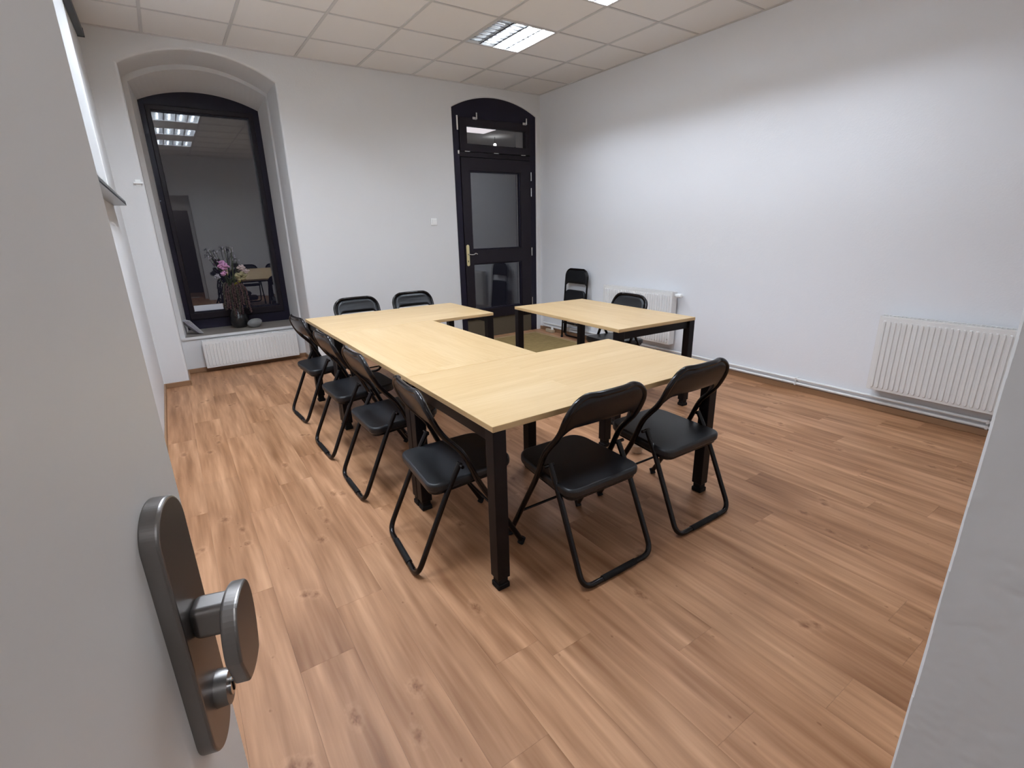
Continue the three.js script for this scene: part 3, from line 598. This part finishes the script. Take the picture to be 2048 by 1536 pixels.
{
  const s = thing('socket_block', 'small beige extension socket on the floor by the wall', 'socket', [-0.06, 0, 0.3]);
  part('socket_body', new RoundedBoxGeometry(0.05, 0.045, 0.16, 3, 0.008).translate(0, 0.0225, 0), std(lin(0.5, 0.4, 0.28), 0.5), s);
  part('plug', new THREE.CylinderGeometry(0.017, 0.019, 0.035, 14).translate(0, 0.06, 0.045), M.plastic, s);
  const w = thing('small_bowl', 'small pale bowl on the floor under the near table', 'bowl', [-2.12, 0, 3.83]);
  part('bowl_body', new THREE.LatheGeometry([[0.0001, 0.004], [0.024, 0.004], [0.028, 0], [0.032, 0.004], [0.042, 0.03], [0.047, 0.058], [0.044, 0.058], [0.038, 0.03], [0.026, 0.01], [0.0001, 0.008]].map(([a, c]) => new THREE.Vector2(a, c)), 28), std(lin(0.55, 0.42, 0.3), 0.5), w);
}
// window sill: leaflets, vase with flowers, stone
{
  const s = thing('leaflet_stack', 'stack of pale leaflets leaning in the left corner of the sill', 'leaflets', [-4.41, SILL, -0.68], 0);
  for (let k = 0; k < 5; k++) part('leaflet', new THREE.BoxGeometry(0.004, 0.2, 0.14).rotateZ(0.62 + 0.02 * k).rotateY(0.35).translate(0.02 - k * 0.011, 0.088, rr(-0.004, 0.004)), std(lin(0.62 - 0.03 * k, 0.6 - 0.03 * k, 0.6 - 0.02 * k), 0.6), s);
  const p = thing('flat_stone', 'grey rounded stone on the sill beside the vase', 'stone', [-3.775, SILL, -0.7], 0.2);
  const g = new THREE.SphereGeometry(1, 28, 18), q = g.attributes.position;
  for (let i = 0; i < q.count; i++) { const x = q.getX(i), y = q.getY(i), z = q.getZ(i), k = 1 + 0.16 * (fbm(x * 1.3 + 5, y * 1.3 + z * 1.7 + 3, 3) - 0.5); q.setXYZ(i, (x + 0.15 * y) * 0.082 * k, Math.max(-0.05, y * 0.055 * k) + 0.05, z * 0.06 * k); }
  g.computeVertexNormals();
  part('stone_body', g, std(lin(0.2, 0.195, 0.19), 0.8), p);
  const vx = -3.918, vz = -0.82;
  const v = thing('black_vase', 'black round vase on the window sill holding flowers', 'vase', [vx, SILL, vz]);
  part('vase_body', new THREE.LatheGeometry([[0.0001, 0], [0.06, 0], [0.085, 0.03], [0.1, 0.08], [0.096, 0.13], [0.075, 0.18], [0.06, 0.21], [0.064, 0.235], [0.056, 0.235], [0.052, 0.21], [0.0001, 0.18]].map(([a, c]) => new THREE.Vector2(a, c)), 36), std(lin(0.007, 0.007, 0.008), 0.3), v);
  const f = thing('flower_bouquet', 'bouquet of pink and cream flowers with trailing brown tassels in the black vase', 'flowers', [vx, SILL + 0.2, vz]);
  const green = std(lin(0.05, 0.06, 0.028), 0.7), pink = std(lin(0.55, 0.27, 0.46), 0.7), pale = std(lin(0.55, 0.43, 0.42), 0.7), cream = std(lin(0.3, 0.26, 0.14), 0.7), tassel = std(lin(0.07, 0.035, 0.035), 0.85), tassel2 = std(lin(0.045, 0.035, 0.025), 0.85), white = std(lin(0.3, 0.28, 0.31), 0.7), yellow = std(lin(0.4, 0.36, 0.05), 0.6);
  const petal = new THREE.SphereGeometry(1, 8, 6);
  const head = (name, cx, cy, cz, r, n, m) => {   // a loose ball of petals
    const list = [];
    for (let k = 0; k < n; k++) { const a = rr(0, 6.283), b = Math.acos(rr(-1, 1)), d = r * rr(0.35, 1); list.push(petal.clone().scale(r * 0.34, r * 0.2, r * 0.34).rotateX(rr(-1, 1)).rotateZ(rr(-1, 1)).translate(cx + d * Math.sin(b) * Math.cos(a), cy + d * Math.cos(b) * 0.8, cz + d * Math.sin(b) * Math.sin(a))); }
    part(name, merge(list), m, f);
  };
  const stem = (x, y, z) => part('stem', tube([V(0, 0, 0), V(x * 0.35, y * 0.55, z * 0.35), V(x, y, z)], 0.003, 14, 6), green, f);
  const spots = [['pink_blossom', -0.065, 0.53, 0.04, 0.058, 46, pink], ['pink_blossom', -0.075, 0.44, 0.06, 0.036, 26, pink], ['white_blossom', -0.145, 0.41, 0.06, 0.035, 22, white], ['pale_blossom', 0.115, 0.49, 0.04, 0.045, 34, pale], ['pale_blossom', 0.16, 0.45, 0.03, 0.035, 24, pale], ['cream_blossom', 0.09, 0.4, 0.06, 0.065, 40, cream]];
  for (const [n, x, y, z, r, k, m] of spots) { stem(x, y, z); head(n, x, y, z, r, k, m); }
  for (let k = 0; k < 9; k++) {   // thin sprigs with small white buds
    const x = rr(-0.18, 0.14), y = rr(0.6, 0.78), z = rr(-0.05, 0.06); stem(x, y, z);
    const list = []; for (let b = 0; b < 4; b++) list.push(petal.clone().scale(0.006, 0.01, 0.006).translate(x + rr(-0.02, 0.02), y + rr(-0.05, 0.02), z + rr(-0.02, 0.02)));
    part('bud', merge(list), white, f);
  }
  for (let k = 0; k < 16; k++) {   // leaves
    const a = rr(0, 6.283), y = rr(0.16, 0.36), l = rr(0.09, 0.16), s = new THREE.Shape(); s.moveTo(0, 0); s.quadraticCurveTo(l * 0.4, l * 0.22, l, 0); s.quadraticCurveTo(l * 0.4, -l * 0.22, 0, 0);
    const g2 = new THREE.ExtrudeGeometry(s, { depth: 0.0012, bevelEnabled: false, curveSegments: 5 }).rotateX(rr(-1, 1)).rotateZ(rr(0, 0.9)).rotateY(a).translate(0, y, 0);
    part('leaf', g2, k === 3 ? yellow : green, f);
  }
  for (let k = 0; k < 11; k++) {   // hanging tassels
    const x = -0.12 + 0.024 * k, len = rr(0.2, 0.34), zz = 0.1 + rr(-0.02, 0.03), list = [];
    const top = 0.32 + rr(-0.03, 0.03);
    const crv = new THREE.CatmullRomCurve3([V(0, 0.1, 0), V(x * 0.5, top, 0.05), V(x * 0.9, top - 0.05, zz), V(x, top - 0.05 - len * 0.5, zz + 0.01), V(x + rr(-0.015, 0.015), Math.max(-0.12, top - 0.05 - len), zz + 0.012)]);
    for (let b = 0; b < 60; b++) { const p2 = crv.getPoint(0.35 + 0.65 * b / 60); list.push(petal.clone().scale(0.009, 0.008, 0.009).translate(p2.x + rr(-0.006, 0.006), p2.y, p2.z + rr(-0.006, 0.006))); }
    part('tassel', merge(list), k % 3 ? tassel : tassel2, f);
  }
}
renderer.render(scene, camera);
